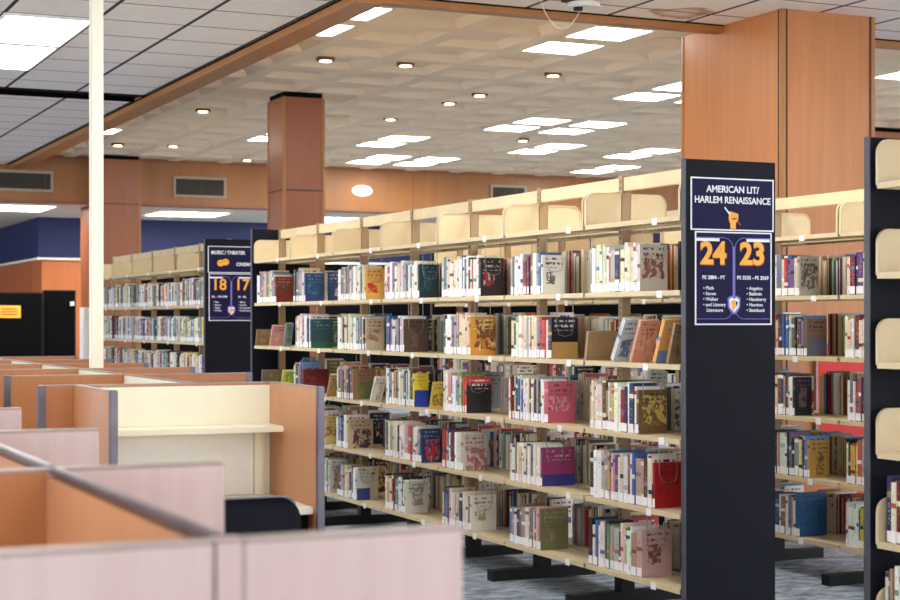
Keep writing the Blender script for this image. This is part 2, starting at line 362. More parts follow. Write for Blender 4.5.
pillar(12.0, 12.75, 15.0, 15.8, GZ, 'distant dark topped wood pillar just right of the large orange pillar', 'wood_red', 2.62)

# white power pole
t = thing('power_pole', 'tall white square power pole rising from the study desks to the ceiling', 'pole', (2.06, 9.30, 0))
obj('shaft', box(-.034, .034, -.034, .034, .0, CZ, bevel=.004), 'pole', t); obj('ceiling_collar', box(-.05, .05, -.05, .05, CZ-.02, CZ, bevel=.003), 'pole', t)

# white box and black screens at the far left
tag(obj('white_cabinet', box(-.08, .08, -.12, .12, 0, 1.63, bevel=.008), 'white', None, (4.80, 22.2, 0)), 'narrow white cabinet standing against the far pillar', 'cabinet')
for k, (a, b_, h) in enumerate(((3.0, 4.62, 1.86), (4.64, 5.12, 1.90))):
    t = thing('black_screen', ['wide black folding screen with an orange notice at the far left', 'black folding screen beside the white cabinet'][k], 'screen', ((a+b_)/2, 24.4+.1*k, 0), 'black screens')
    w = (b_-a)/2
    obj('panel', box(-w+.02, w-.02, -.015, .015, .08, h-.02), 'blackvoid', t)
    obj('frame', boxes((-w, -w+.02, -.02, .02, 0, h), (w-.02, w, -.02, .02, 0, h), (-w+.02, w-.02, -.02, .02, h-.02, h)), 'black', t)
t = thing('notice_sign', 'small orange notice on the black screen at the far left', 'notice', (4.17, 24.3835, 1.58))
obj('sheet', box(-.2, .13, -.012, 0, -.09, .09), 'gold', t)
nm = bmesh.new()
for z in (.04, .0, -.04): bx(nm, -.15, .08, -.014, -.012, z-.01, z+.008)
obj('print', nm, 'redink', t)
tag(obj('round_hook', cyl(bmesh.new(), 0, 0, -.03, .03, .03), 'white', None, (5.06, 24.46, 1.70)), 'tiny white knob at the top corner of the black screen', 'knob')

# device on the ceiling near the cross beam
t = thing('ceiling_projector', 'small white device with black mount hanging from the tiles by the cross beam', 'device', (5.17, 9.30, CZ))
obj('body', cyl(bmesh.new(), .03, 0, -.055, -.02, .12, 28, .1), 'white', t); obj('mount', box(-.11, .05, -.05, .05, -.02, 0, bevel=.004), 'black', t)
obj('lens', cyl(bmesh.new(), -.02, -.02, -.075, -.055, .03), 'black', t)
cb = bmesh.new(); tube(cb, [(-.28+.30*k/14, .0, -.03-.17*math.sin(PI*k/14)**.8) for k in range(15)], .0035); obj('cable', cb, 'cable', t)

# ---------------------------------------------------------------- steel book shelving
BAY, HW = .914, .25
ZK = [1.944-.3456*k for k in range(6)]
def shelf_bm():
    bm = boxes((-HW+.01, -.03, .012, BAY-.012, -.006, 0), (-HW+.01, -HW+.016, .012, BAY-.012, -.024, -.006), (-.04, -.034, .012, BAY-.012, -.024, -.006), (-HW+.016, -HW+.03, .012, BAY-.012, -.024, -.02))
    return bm
def bracket_bm():
    x0, x1, z0, z1, r = -HW+.008, -.03, -.024, .168, .055
    pts = [(x1, z0), (x1, z1)] + [(x0+r-r*math.sin(a), z1-r+r*math.cos(a)) for a in [PI/2*k/7 for k in range(8)]] + [(x0+r*.3*(1-math.sin(a)), z0+r*.3*(1-math.cos(a))) for a in [PI/2*(7-k)/7 for k in range(8)]]
    bm = prism_y(pts, -.0025, .0025)
    ft = [p for p in pts[2:10]]
    # stiffening flange round the front edge
    for (a, b_) in zip(pts[1:10], pts[2:11]):
        q = [a, b_, (b_[0]+.0035, b_[1]-.0035), (a[0]+.0035, a[1]-.0035)]
        prism_y(q, -.008, .008, bm)
    return bm
SH, BR = mesh_of('shelf', shelf_bm(), 'cream'), mesh_of('bracket', bracket_bm(), 'cream')
b2 = shelf_bm()
for yy in (.012, BAY-.012):
    tb = bracket_bm()
    for v in tb.verts: v.co.y += yy
    me = bpy.data.meshes.new('tmp'); tb.to_mesh(me); tb.free(); b2.from_mesh(me); bpy.data.meshes.remove(me)
SHB = mesh_of('shelf_with_ends', b2, 'cream')
UP = mesh_of('upright', boxes((-.025, .025, -.018, .018, .17, 2.205), (-.021, .021, -.022, .022, 2.12, 2.2)), 'post')
ubm = bmesh.new()
for k in range(60):
    for s in (-1, 1): bx(ubm, s*.0252-.0005, s*.0252+.0005, -.004, .004, .25+k*.0325, .262+k*.0325)
SLOT = mesh_of('slot_holes', ubm, 'black')
RAIL = mesh_of('top_rail', box(-.018, .018, .018, BAY-.018, 2.125, 2.195, bevel=.003), 'cream')
FT = mesh_of('foot', boxes((-.33, .33, -.035, .035, 0, .06), (-.04, .04, -.035, .035, .06, .185)), 'black')
EP = mesh_of('end_panel', box(-HW, HW, -.03, 0, .015, 2.2, bevel=.003), 'navy')
EPE = mesh_of('edge_strip', boxes((-HW-.002, -HW+.004, -.031, .001, .015, 2.202)), 'edge')
STRIP = mesh_of('label_holder', boxes((-.001, .001, -.022, .022, -.034, .0)), 'label')
def shelving(Xc, Y0, n, label, near=True, far=True, detail=True, back=True, dz=0, ends=1):
    t = thing('bookshelf', label, 'bookshelf', (Xc, Y0, 0), 'double sided steel shelving')
    for b in range(n+1):
        u = obj('upright', UP, None, t, (0, b*BAY, 0))
        if detail: obj('slot_holes', SLOT, None, u)
        obj('foot', FT, None, t, (0, b*BAY, 0))
    for b in range(n):
        obj('top_rail', RAIL, None, t, (0, b*BAY, 0))
        for k in range(6):
            if True:
                s = obj('shelf', SH, None, t, (0, b*BAY, ZK[k]+dz))
                if k < ends: obj('bracket', BR, None, s, (0, .014, 0)); obj('bracket', BR, None, s, (0, BAY-.014, 0))
                obj('label_holder', STRIP, None, s, (-HW+.0085, R.uniform(.15, .4), 0))
            if back: obj('shelf', SHB if k < ends else SH, None, t, (0, (b+1)*BAY, ZK[k]+dz), PI)
    if near:
        p = obj('end_panel', EP, None, t, (0, -.02, 0)); obj('edge_strip', EPE, None, p)
    if far:
        p = obj('end_panel', EP, None, t, (0, n*BAY+.05, 0)); obj('edge_strip', EPE, None, p)
        if ends == 6: p.scale = (1, 1, .985)
    return t
X1, Y1 = 4.375, 6.475
X2 = 5.98
X3, Y3 = 4.47, 14.64
YN = 5.10-BAY
shelving(X1, Y1, 7, 'long double sided cream bookshelf ending in the dark panel with numbers 24 and 23')
shelving(X2, Y1, 7, 'parallel cream bookshelf seen beyond the 24 and 23 panel, before the large pillar', detail=False)
shelving(X3, Y3, 5, 'distant cream bookshelf ending in the dark panel with numbers 18 and 17', detail=False, far=False)
shelving(X1, YN, 1, 'near bookshelf with a black end at the right edge of the picture', near=False, dz=.045, ends=6)

# ---------------------------------------------------------------- books
PAL = {'white': [(238,236,230),(226,224,218),(246,244,240)], 'cream': [(230,216,184),(222,208,172),(236,226,200)], 'grey': [(150,150,152),(120,122,128),(178,178,180)],
 'black': [(28,28,32),(40,38,42)], 'navy': [(34,44,80),(44,56,96)], 'blue': [(58,104,160),(88,138,188),(44,88,140)], 'teal': [(44,124,130),(60,150,150)],
 'red': [(178,44,42),(196,70,58),(150,34,36)], 'maroon': [(108,36,42),(116,44,46)], 'orange': [(218,120,60),(206,98,50)], 'yellow': [(224,190,70),(232,206,100)],
 'green': [(60,110,70),(92,132,84)], 'olive': [(126,120,78),(104,100,62)], 'brown': [(104,74,54),(128,94,68),(84,60,46)], 'tan': [(176,146,108),(192,164,128)], 'pink': [(206,140,146),(222,170,166)], 'purple': [(98,70,124),(124,92,148)]}
WT = [('white', 24), ('cream', 13), ('grey', 12), ('black', 9), ('navy', 7), ('blue', 8), ('teal', 3), ('red', 7), ('maroon', 5), ('orange', 4), ('yellow', 3), ('green', 3), ('olive', 2), ('brown', 6), ('tan', 5), ('pink', 3), ('purple', 2)]
BAG = [n for n, w in WT for _ in range(w)]
def rnd(name=None):
    n = name or R.choice(BAG); c = R.choice(PAL[n]); return n, tuple(max(0, min(255, v+R.randint(-10, 10))) for v in c)
def make_book(w, d, h, ca, cb, cc, seed, mode, ox=0, oy=0, oz=0, sx=1, bm=None):
    """w: thickness along y, d: depth along x (spine at x=0, leaves to +x*sx), h: height"""
    bm = bm or bmesh.new(); t = .0028
    A = bm.loops.layers.float_color.get('colA') or bm.loops.layers.float_color.new('colA')
    B = bm.loops.layers.float_color.get('colB') or bm.loops.layers.float_color.new('colB')
    C = bm.loops.layers.float_color.get('colC') or bm.loops.layers.float_color.new('colC')
    U = bm.loops.layers.uv.get('UVMap') or bm.loops.layers.uv.new('UVMap')
    def P(x, y, z): return (ox+sx*x, oy+y, oz+z)
    n0 = []
    for (xa, xb, ya, yb, kind) in ((0, t, 0, w, 's'), (t, d, 0, t, 'f'), (t, d, w-t, w, 'b')):
        xs_ = sorted((ox+sx*xa, ox+sx*xb)); fs = bx(bm, xs_[0], xs_[1], oy+ya, oy+yb, oz, oz+h)
        for f in fs:
            for l in f.loops:
                l[A] = (*lin(ca), mode); l[B] = (*lin(cb), seed); l[C] = (*lin(cc), 1)
                q = l.vert.co; y_, z_ = (q.y-oy)/w, (q.z-oz)/h; x_ = abs(q.x-ox)/d
                l[U].uv = (y_, z_) if kind == 's' else ((2+x_, z_) if kind == 'f' else (5+x_, z_))
    return bm
BOOKS = []       # every book: dict(X, y, z, w, d, h, colours, area, where-words)
FEAT = {}        # (bay,row) -> px of cover's left edge, height px, depth, colours(A,B,C), mode, words
def feat(b, r, px, dep, hgt, A, B, C, mode, words): FEAT[(b, r)] = (px, dep, hgt, A, B, C, mode, words)
feat(0,1,640,.155,.215,(206,198,186),(90,60,60),(150,96,84),.4,'grey cream book with a red and grey drawing on its cover')
feat(1,1,541,.135,.20,(232,230,222),(60,60,66),(112,114,112),.3,'white book with a black ink picture cover')
feat(2,1,480,.15,.21,(44,38,44),(196,190,190),(150,44,44),.4,'black book with dark red cover lettering')
feat(3,1,418,.135,.20,(26,46,56),(70,110,120),(34,60,70),.3,'plain dark teal black book cover')
feat(4,1,364,.14,.20,(226,178,90),(206,60,40),(200,56,36),.2,'golden yellow book with a red figure on its cover')
feat(5,1,304,.15,.20,(44,78,128),(120,160,190),(60,100,140),.4,'deep blue patterned book cover')
feat(6,1,276,.13,.19,(128,42,36),(190,150,120),(90,70,50),.5,'dark red and brown book cover')
feat(1,2,551,.16,.21,(26,28,40),(210,214,220),(190,150,90),.88,'black cover with white title and coloured picture band')
feat(2,2,470,.165,.215,(224,156,62),(240,220,160),(140,80,50),.3,'orange yellow book cover with small dark figures')
feat(3,2,404,.17,.20,(92,72,60),(60,46,40),(110,88,74),.3,'dark brown cover with faint drawing')
feat(4,2,365,.13,.20,(196,176,150),(120,84,62),(160,130,104),.2,'tan cover covered in brown lettering')
feat(5,2,311,.17,.20,(52,84,96),(120,160,160),(44,110,86),.84,'dark teal cover turning green below')
feat(0,3,637,.16,.20,(120,92,58),(80,60,44),(206,180,92),.3,'brown cover with a pale yellow figure')
feat(1,3,547,.165,.21,(204,96,118),(120,50,70),(224,150,160),.3,'bright pink book cover')
feat(2,3,465,.165,.20,(206,66,52),(236,236,232),(44,42,46),.96,'red topped cover with black and white pictures')
feat(3,3,414,.10,.20,(232,206,40),(200,160,50),(40,64,160),.9,'cover split yellow above and blue below')
feat(4,3,352,.17,.20,(150,112,76),(120,60,110),(96,126,60),.4,'multicoloured green and orange cover')
feat(0,4,653,.165,.205,(168,32,36),(120,24,30),(160,36,38),.3,'large plain bright red hardback')
feat(1,4,541,.20,.195,(154,62,110),(210,160,190),(60,60,140),.86,'magenta purple cover with dark blue foot')
feat(2,4,462,.16,.20,(196,190,184),(170,60,60),(170,120,116),.3,'pale grey cover with red lettering')
feat(3,4,421,.14,.20,(38,58,96),(120,160,200),(200,50,50),.15,'dark blue cover with a small red figure')
feat(4,4,347,.19,.19,(200,182,150),(150,90,90),(84,60,80),.4,'beige cover with a large dark round picture')
feat(0,5,641,.17,.215,(196,160,150),(90,70,76),(130,84,80),.3,'rosy grey cover with a small dark silhouette')
feat(1,5,540,.17,.21,(118,112,78),(150,144,110),(122,116,84),.3,'plain olive hardback cover')
feat(2,5,471,.165,.20,(222,214,202),(150,130,110),(160,158,120),.3,'ivory cover with faint floral drawing')
feat(3,5,405,.16,.19,(212,208,196),(140,136,128),(150,150,146),.5,'white cover with grey patterned drawing')
feat(4,5,356,.10,.19,(206,204,196),(140,160,180),(60,70,130),.88,'white cover with navy block')
feat(5,5,329,.14,.19,(206,200,186),(140,120,100),(150,140,120),.3,'pale cover near the carrel edge')
feat(5,4,325,.14,.19,(206,184,120),(160,120,60),(150,110,60),.4,'yellowish patterned cover beside the carrel edge')
feat(5,3,303,.2,.17,(112,36,34),(70,26,26),(140,60,50),.4,'dark red cover low above the carrel')
ROWN = {1: 'top book row', 2: 'second book row', 3: 'third book row', 4: 'fourth book row', 5: 'bottom book row'}
BAYN = {0: 'first bay from sign 24', 1: 'second bay from sign 24', 2: 'third bay from sign 24', 3: 'fourth bay from sign 24', 4: 'fifth bay from sign 24', 5: 'sixth bay from sign 24', 6: 'far end bay'}
def add_book(X, y, z, w, d, h, cname, ca, cb, cc, seed, mode, sx, area, words, lean=0, special=None, lab=True):
    BOOKS.append(dict(X=X, y=y, z=z, w=w, d=d, h=h, cn=cname, ca=ca, cb=cb, cc=cc, seed=seed, mode=mode, sx=sx, area=area, words=words, lean=lean, special=special, lab=lab))
ORD = ['first', 'second', 'third', 'fourth', 'fifth', 'sixth', 'seventh', 'eighth', 'ninth', 'tenth', 'eleventh', 'twelfth', 'thirteenth', 'fourteenth', 'fifteenth', 'sixteenth', 'seventeenth', 'eighteenth', 'nineteenth', 'twentieth', 'twenty-first', 'twenty-second', 'twenty-third', 'twenty-fourth', 'twenty-fifth', 'twenty-sixth', 'twenty-seventh', 'twenty-eighth', 'twenty-ninth', 'thirtieth']+['farther']*20
def run(Xs, ya, yb, z, sx, where, vis, ftr=None, light=0, hmax=.262):
    """books side by side from near end ya to far end yb; spine at Xs; ftr = description of the near cover"""
    y = ya; k = 0; hb = R.uniform(.208, .236) + (.02 if where[2] == 'N' else 0)
    tone = R.choice(BAG); 
    while True:
        w = R.choice((.012, .015, .018, .02, .023, .026, .03, .036, .044))*R.uniform(.9, 1.1)
        if y+w > yb: break
        nm, ca = rnd(R.choice(('white', 'cream', 'white', 'grey')) if R.random() < light else (tone if R.random() < .12 else None))
        dark = sum(ca) < 330
        cb = (226, 220, 206) if dark else R.choice(((40, 40, 48), (150, 40, 40), (40, 60, 120), (60, 60, 60)))
        if dark and R.random() < .3: cb = (214, 176, 90)
        cc = rnd()[1]; h = min(hmax, hb+R.uniform(-.02, .022)); d = R.uniform(.13, .165); mode = R.uniform(0, .7); sp = None
        if k == 0 and ftr:
            px, d, h, ca, cb, cc, mode, sp = ftr; h += .012; w = max(w, .02); nm = 'x'
        Z = y*CS+Xs*SN; area = vis*w/Z/Z*(1 if k else 6)
        add_book(Xs+R.uniform(0, .012)*sx, y, z, w-.0008, d, h, nm, ca, cb, cc, R.random(), mode, sx, area, (k, where), 0, sp)
        y += w; k += 1
    return
XF = X1-HW+.02
WIRES = []
for b in range(7):
    for r in range(1, 6):
        yb = Y1+(b+1)*BAY-.026; z = ZK[r]+.001
        if (b, r) == (0, 2) or (b == 6 and r > 1): continue
        ft = FEAT.get((b, r))
        if ft: ya = y_at(ft[0], XF)
        else: ya = Y1+b*BAY+R.uniform(.25, .4)
        if b == 6: yb = Y1+7*BAY-.03
        vis = 1.0
        if b == 5 and r >= 4: vis = .4
        
        if ya < yb-.05:
            run(XF, ya, yb, z, 1, (r, b, 'A'), vis, ft, .55 if r < 3 else .25)
            if (b, r) not in ((0, 2),): WIRES.append((ya, r))
# loose, leaning books in the front of the long shelf
def loose(px, r, w, d, h, A, B, C, mode, lean, words, X=XF, dy=0, z=None):
    y = y_at(px, X)+dy; add_book(X, y, (ZK[r]+.0012) if z is None else z, w, d, h, 'x', A, B, C, R.random(), mode, 1, 9, (0, (r, 0, 'L')), lean, words)
loose(586, 2, .022, .17, .15, (158,128,90), (150,120,84), (160,130,92), .3, 12, 'plain tan book leaning back on the second row, behind the patterned leaning book')
loose(613, 2, .03, .105, .24, (196,204,212), (60,80,120), (96,120,152), .45, 31, 'white and blue patterned book leaning steeply on the second row near sign 24')
loose(631, 2, .022, .11, .225, (212,150,124), (150,80,70), (216,164,138), .3, 26, 'salmon pink book leaning against the patterned one near sign 24')
loose(655, 2, .026, .12, .225, (224,164,84), (120,150,190), (110,136,176), .86, 24, 'orange and blue book leaning on the second row beside sign 24')
loose(668, 2, .02, .14, .20, (150,120,84), (90,70,50), (120,96,70), .3, 20, 'brown book leaning behind the dark end panel on the second row')
loose(256, 2, .02, .17, .13, (134,112,84), (190,160,100), (150,120,80), .2, 14, 'dull tan book leaning in the far end bay, second book row')
loose(270, 2, .02, .12, .175, (206,150,146), (120,60,80), (230,180,170), .3, 24, 'pink book leaning in the far end bay beside the tan one')
loose(284, 2, .02, .06, .19, (120,140,140), (60,60,60), (90,110,110), .3, 18, 'thin grey green book leaning in the far end bay, second book row')
loose(428, 3, .014, .12, .175, (214,184,84), (120,90,40), (150,120,60), .4, 18, 'yellow book leaning beside the yellow and blue cover, third book row', dy=-.03)
loose(375, 3, .02, .08, .19, (220,216,206), (120,120,120), (200,196,186), .3, 30, 'white book leaning alone at the end of the multicoloured run, third row', dy=.08)
loose(281, 3, .02, .09, .17, (214,214,96), (90,120,50), (160,180,70), .4, 20, 'lime yellow book leaning just above the study carrel top, third row')
loose(262, 3, .03, .17, .15, (110,100,74), (150,140,100), (120,110,84), .3, 8, 'dull olive book at the far end, third row, just above the carrel top')
loose(327, 3, .02, .09, .18, (170,140,90), (110,80,50), (150,120,70), .3, 28, 'tan book leaning at the end of the dark red run, third row')
# back side of the long shelf, the parallel shelf, the far shelf (most of them go in one mass)
for b in range(7):
    for r in range(1, 6):
        run(X1+HW-.02, Y1+b*BAY+.03, Y1+(b+1)*BAY-R.uniform(.05, .25), ZK[r]+.001, -1, (r, b, 'B'), .12, None, .1)
F2 = {(1,1): (799,.13,.215,(176,172,164),(70,66,64),(110,104,98),.45,'grey photograph cover on the parallel shelf, top row, right of sign 23'),
      (1,2): (806,.14,.20,(130,92,70),(60,40,36),(96,100,120),.9,'brown and grey photo cover on the parallel shelf, second row, right of the sign'),
      (1,3): (794,.12,.21,(36,40,58),(120,110,110),(120,100,96),.3,'dark navy portrait cover on the parallel shelf, third row'),
      (1,4): (809,.14,.20,(196,156,72),(90,60,40),(150,100,50),.3,'golden yellow cover on the parallel shelf, fourth row'),
      (1,5): (799,.19,.24,(28,86,136),(20,60,110),(30,90,140),.3,'large plain blue hardback on the bottom row of the parallel shelf')}
XF2 = X2-HW+.02
for b in range(7):
    for r in range(1, 6):
        ft = F2.get((b, r)); ya = y_at(ft[0], XF2) if ft else Y1+b*BAY+R.uniform(.2, .35)
        if b == 0: ya = Y1+.45
        run(XF2, ya, Y1+(b+1)*BAY-.028, ZK[r]+.001, 1, (r, b, 'C'), (.9 if b == 0 or (b == 1 and ft) else .02), ft, .25)
        if b < 3 or r < 3: run(X2+HW-.02, Y1+b*BAY+.03, Y1+(b+1)*BAY-R.uniform(.1, .4), ZK[r]+.001, -1, (r, b, 'D'), .01)
XF3 = X3-HW+.02
for b in range(5):
    for r in range(1, 5):
        run(XF3, Y3+b*BAY+R.uniform(.03, .12), Y3+(b+1)*BAY-.028, ZK[r]+.001, 1, (r, b, 'E'), .9 if r < 4 else .2, None, .3)
XFN = XF
for r in (4, 5):
    run(XFN, 5.07-.33, 5.07-.008, ZK[r]+.0465, 1, (r, 0, 'N'), .55, None, .3)
BOOKS.sort(key=lambda k: -(1e3 if k['special'] else k['area']))
IND, REST = BOOKS[:300], BOOKS[300:]
used = set()
def art_words(bk):
    k, (r, b, side) = bk['words']; nm = bk['cn']
    if bk['special']:
        s = bk['special']
        if side == 'A' and len(s.split()) < 12: s = s+', '+ROWN[r]
        return s
    tw = 'slim' if bk['w'] < .019 else ('thick' if bk['w'] > .03 else 'medium')
    o = ORD[k]
    if side == 'A': return '%s %s book, %s from the right, %s, %s' % (tw, nm, o, ROWN[r], BAYN[b])
    if side == 'C': return '%s %s book, %s from right, %s, parallel shelf, %s' % (tw, nm, o, ROWN[r], 'near bay' if b == 0 else 'bay by pillar')
    if side == 'N': return '%s %s book, %s from the right, %s at the picture edge' % (tw, nm, o, ROWN[r])
    if side == 'E': return '%s %s book, %s from the right, %s, %s bay from sign 18' % (tw, nm, o, ROWN[r], ORD[b])
    return '%s %s book, %s in, %s, rear side, %s' % (tw, nm, o, ROWN[r], BAYN[b])
for bk in IND:
    bm = make_book(bk['w'], bk['d'], bk['h'], bk['ca'], bk['cb'], bk['cc'], bk['seed'], bk['mode'], sx=bk['sx'])
    o = obj('book', bm, 'book', None, (bk['X'], bk['y'], bk['z'])); w, d, h = bk['w'], bk['d'], bk['h']
    if bk['lean']: o.rotation_euler.x = math.radians(bk['lean'])
    tag(o, art_words(bk), 'book', 'books on the '+{'A': 'long bookshelf front', 'L': 'long bookshelf front', 'B': 'long bookshelf rear', 'C': 'parallel bookshelf', 'D': 'parallel bookshelf rear', 'E': 'distant bookshelf', 'N': 'near bookshelf'}[bk['words'][1][2]])
    a, b_ = sorted((bk['sx']*.004, bk['sx']*(d-.004)))
    obj('pages', box(a, b_, .003, w-.003, .003, h-.003), 'pages', o)
    if bk['lab'] and not (bk['special'] and bk['words'][1][2] == 'L'):
        obj('spine_label', box(*sorted((-bk['sx']*.0006, bk['sx']*.0004)), .0006, w-.0006, .004, .046), 'label', o)
# every smaller book behind and beyond: one mass
bm = bmesh.new(); lb = bmesh.new()
for bk in REST:
    make_book(bk['w'], bk['d'], bk['h'], bk['ca'], bk['cb'], bk['cc'], bk['seed'], bk['mode'], bk['X'], bk['y'], bk['z'], bk['sx'], bm)
    s = bk['sx']; a, b_ = sorted((bk['X']+s*.004, bk['X']+s*(bk['d']-.004)))
    bx(lb, a, b_, bk['y']+.003, bk['y']+bk['w']-.003, bk['z']+.003, bk['z']+bk['h']-.003)
n_cover = len(bm.faces)
me = bpy.data.meshes.new('tmp'); lb.to_mesh(me); lb.free(); bm.from_mesh(me); n_pages = len(bm.faces)
bpy.data.meshes.remove(me)
for bk in REST:
    s = bk['sx']; a, b_ = sorted((bk['X']-s*.0006, bk['X']+s*.0004)); bx(bm, a, b_, bk['y']+.0006, bk['y']+bk['w']-.0006, bk['z']+.004, bk['z']+.044)
me = mesh_of('distant_books', bm, 'book'); me.materials.append(M['pages']); me.materials.append(M['label'])
for i, p in enumerate(me.polygons): p.material_index = 0 if i < n_cover else (1 if i < n_pages else 2)
o = bpy.data.objects.new('distant_books', me); COL.objects.link(o); o['kind'] = 'stuff'
tag(o, 'rows of smaller books on the rear and distant shelves', 'books')
# hanging wire supports at the near end of each run
wm = bmesh.new(); tube(wm, [(0, 0, .31), (.0, -.004, .17), (.012, -.006, .13), (.05, -.006, .12), (.088, -.006, .13), (.1, -.004, .17), (.1, 0, .31)], .0018, 5)
WM = mesh_of('wire_book_support', wm, 'wire')
for ya, r in WIRES:
    if ya > 11.4 or r > 5: continue
    b = int((ya-Y1)/BAY)
    tag(obj('wire_book_support', WM, None, None, (XF+.03, ya-.006, ZK[r])), 'wire support at the right end, %s, %s' % (ROWN[r], BAYN[b]), 'book support', 'wire book supports')

# ---------------------------------------------------------------- signs
def text(body, size, x, z, y, parent, m, name='lettering', align='CENTER', bold=0, sx=1):
    c = bpy.data.curves.new(name, 'FONT'); c.body = body; c.size = size; c.align_x = align; c.align_y = 'CENTER'; c.offset = bold*size; c.extrude = .0006; c.resolution_u = 3
    tmp = bpy.data.objects.new('tmp', c); COL.objects.link(tmp)
    bpy.context.view_layer.update()
    me = bpy.data.meshes.new_from_object(tmp.evaluated_get(bpy.context.evaluated_depsgraph_get())); bpy.data.objects.remove(tmp)
    me.name = name; me.materials.clear(); me.materials.append(M[m])
    o = bpy.data.objects.new(name, me); COL.objects.link(o); o.parent = parent; o.location = (x, y, z); o.rotation_euler = (PI/2, 0, 0); o.scale = (sx, 1, 1)
    return o
def poly(pts, m, parent, name, y=-.004, th=.001):
    return obj(name, prism_y(pts, y-th, y), m, parent)
def board(w, h, label, loc):
    t = thing('shelf_sign', label, 'sign', loc, 'shelf end signs'); e = .0065
    obj('poster', box(-w/2+e, w/2-e, -.003, 0, -h+e, -e), 'poster', t)
    obj('border', boxes((-w/2, -w/2+e, -.0035, 0, -h, 0), (w/2-e, w/2, -.0035, 0, -h, 0), (-w/2+e, w/2-e, -.0035, 0, -h, -h+e), (-w/2+e, w/2-e, -.0035, 0, -e, 0)), 'paper', t)
    return t
def circle(cx, cz, rx, rz, n=20, a0=0): return [(cx+rx*math.cos(a0+2*PI*k/n), cz+rz*math.sin(a0+2*PI*k/n)) for k in range(n)]
def crest(t, x, z, s=1):
    poly([(x-.036*s, z+.03*s), (x-.018*s, z+.042*s), (x, z+.036*s), (x+.018*s, z+.042*s), (x+.036*s, z+.03*s), (x+.034*s, z-.012*s), (x+.018*s, z-.034*s), (x, z-.046*s), (x-.018*s, z-.034*s), (x-.034*s, z-.012*s)], 'lav', t, 'crest', -.0045)
    poly([(x-.028*s, z+.024*s), (x-.012*s, z+.034*s), (x, z+.026*s), (x+.012*s, z+.034*s), (x+.028*s, z+.024*s), (x+.024*s, z-.012*s), (x, z-.036*s), (x-.024*s, z-.012*s)], 'paper', t, 'crest', -.0058)
    poly([(x-.018*s, z+.016*s), (x+.004*s, z+.024*s), (x+.008*s, z-.008*s), (x-.004*s, z-.028*s), (x-.014*s, z-.010*s)], 'gold', t, 'crest', -.0070)
    poly([(x+.008*s, z+.016*s), (x+.02*s, z+.012*s), (x+.012*s, z-.01*s)], 'poster', t, 'crest', -.0070)
def curve_frame(t, x0, x1, z0, z1, r, inner):      # lavender line: top, rounded towards the middle
    pts = []
    if inner > 0:   # left column, rounded right corners
        pts = [(x0, z1)]+[(x1-r+r*math.sin(a), z1-r+r*math.cos(a)) for a in [PI/2*k/8 for k in range(9)]]+[(x1-r+r*math.cos(a), z0+r-r*math.sin(a)) for a in [PI/2*k/8 for k in range(9)]]+[(x0, z0)]
    else:
        pts = [(x1, z1)]+[(x0+r-r*math.sin(a), z1-r+r*math.cos(a)) for a in [PI/2*k/8 for k in range(9)]]+[(x0+r-r*math.cos(a), z0+r-r*math.sin(a)) for a in [PI/2*k/8 for k in range(9)]]+[(x1, z0)]
    bm = bmesh.new(); tube(bm, [(p[0], -.0042, p[1]) for p in pts], .0016, 5); obj('lavender_line', bm, 'lav', t)
def number_sign(loc, a, b_, ca, cb, la, lb_, label, small):
    W, H = .424, .432; t = board(W, H, label, loc)
    curve_frame(t, -W/2+.008, -.006, -H+.028, -.028, .05, 1); curve_frame(t, .006, W/2-.008, -H+.028, -.028, .05, -1)
    obj('centre_line', box(-.004, .004, -.0046, -.003, -H+.08, -.07), 'lav', t)
    for x0, x1 in ((-W/2+.006, -.08), (.07, W/2-.012)): obj('white_strip', box(x0, x1, -.0046, -.003, -.045, -.031), 'paper', t)
    for s, x in ((a, -.112), (b_, .105)):
        text(s, .142, x, -.108, -.0045, t, 'redink', 'number_shadow', bold=.022 if small else .045, sx=1.0)
        text(s, .142, x-.003, -.105, -.0062, t, 'gold', 'number', bold=.014 if small else .036, sx=1.0)
    text(ca, .027 if small else .024, -.112, -.213, -.005, t, 'paper', 'call_numbers', bold=.02); text(cb, .027 if small else .024, .105, -.213, -.005, t, 'paper', 'call_numbers', bold=.02)
    for L_, x in ((la, -.17), (lb_, .07)):
        for k, s in enumerate(L_): text(s, .0225, x, -.262-.0255*k, -.005, t, 'paper', 'list_line', 'LEFT', bold=.012)
    crest(t, 0, -.338)
    return t
YS = Y1-.05-.001
t = board(.459, .244, 'navy header sign reading AMERICAN LIT and HARLEM RENAISSANCE on the dark end panel', (4.382, YS, 2.118))
text('AMERICAN LIT/', .044, 0, -.054, -.005, t, 'paper', 'lettering', bold=.02, sx=.96); text('HARLEM RENAISSANCE', .044, 0, -.104, -.005, t, 'paper', 'lettering', bold=.02, sx=.92)
# raised fist holding a pencil
hx, hz = .0, -.19
poly([(hx-.014, hz-.045), (hx+.016, hz-.045), (hx+.016, hz-.018), (hx+.028, hz-.004), (hx+.03, hz+.02), (hx+.014, hz+.028), (hx-.016, hz+.03), (hx-.024, hz+.012), (hx-.022, hz-.008), (hx-.014, hz-.02)], 'gold', t, 'fist', -.0045)
for k in range(4): poly(circle(hx-.015+.012*k, hz+.026-.003*k, .0075, .011), 'gold', t, 'finger', -.0052)
poly([(hx-.008, hz+.004), (hx+.02, hz+.008), (hx+.018, hz+.0), (hx-.004, hz-.004)], 'redink', t, 'thumb_line', -.0064)
poly([(hx-.05, hz+.052), (hx-.044, hz+.056), (hx-.014, hz+.022), (hx-.02, hz+.018)], 'paper', t, 'pencil', -.0062)
poly([(hx+.022, hz-.012), (hx+.028, hz-.008), (hx+.044, hz-.026), (hx+.038, hz-.03)], 'redink', t, 'pencil', -.0062)
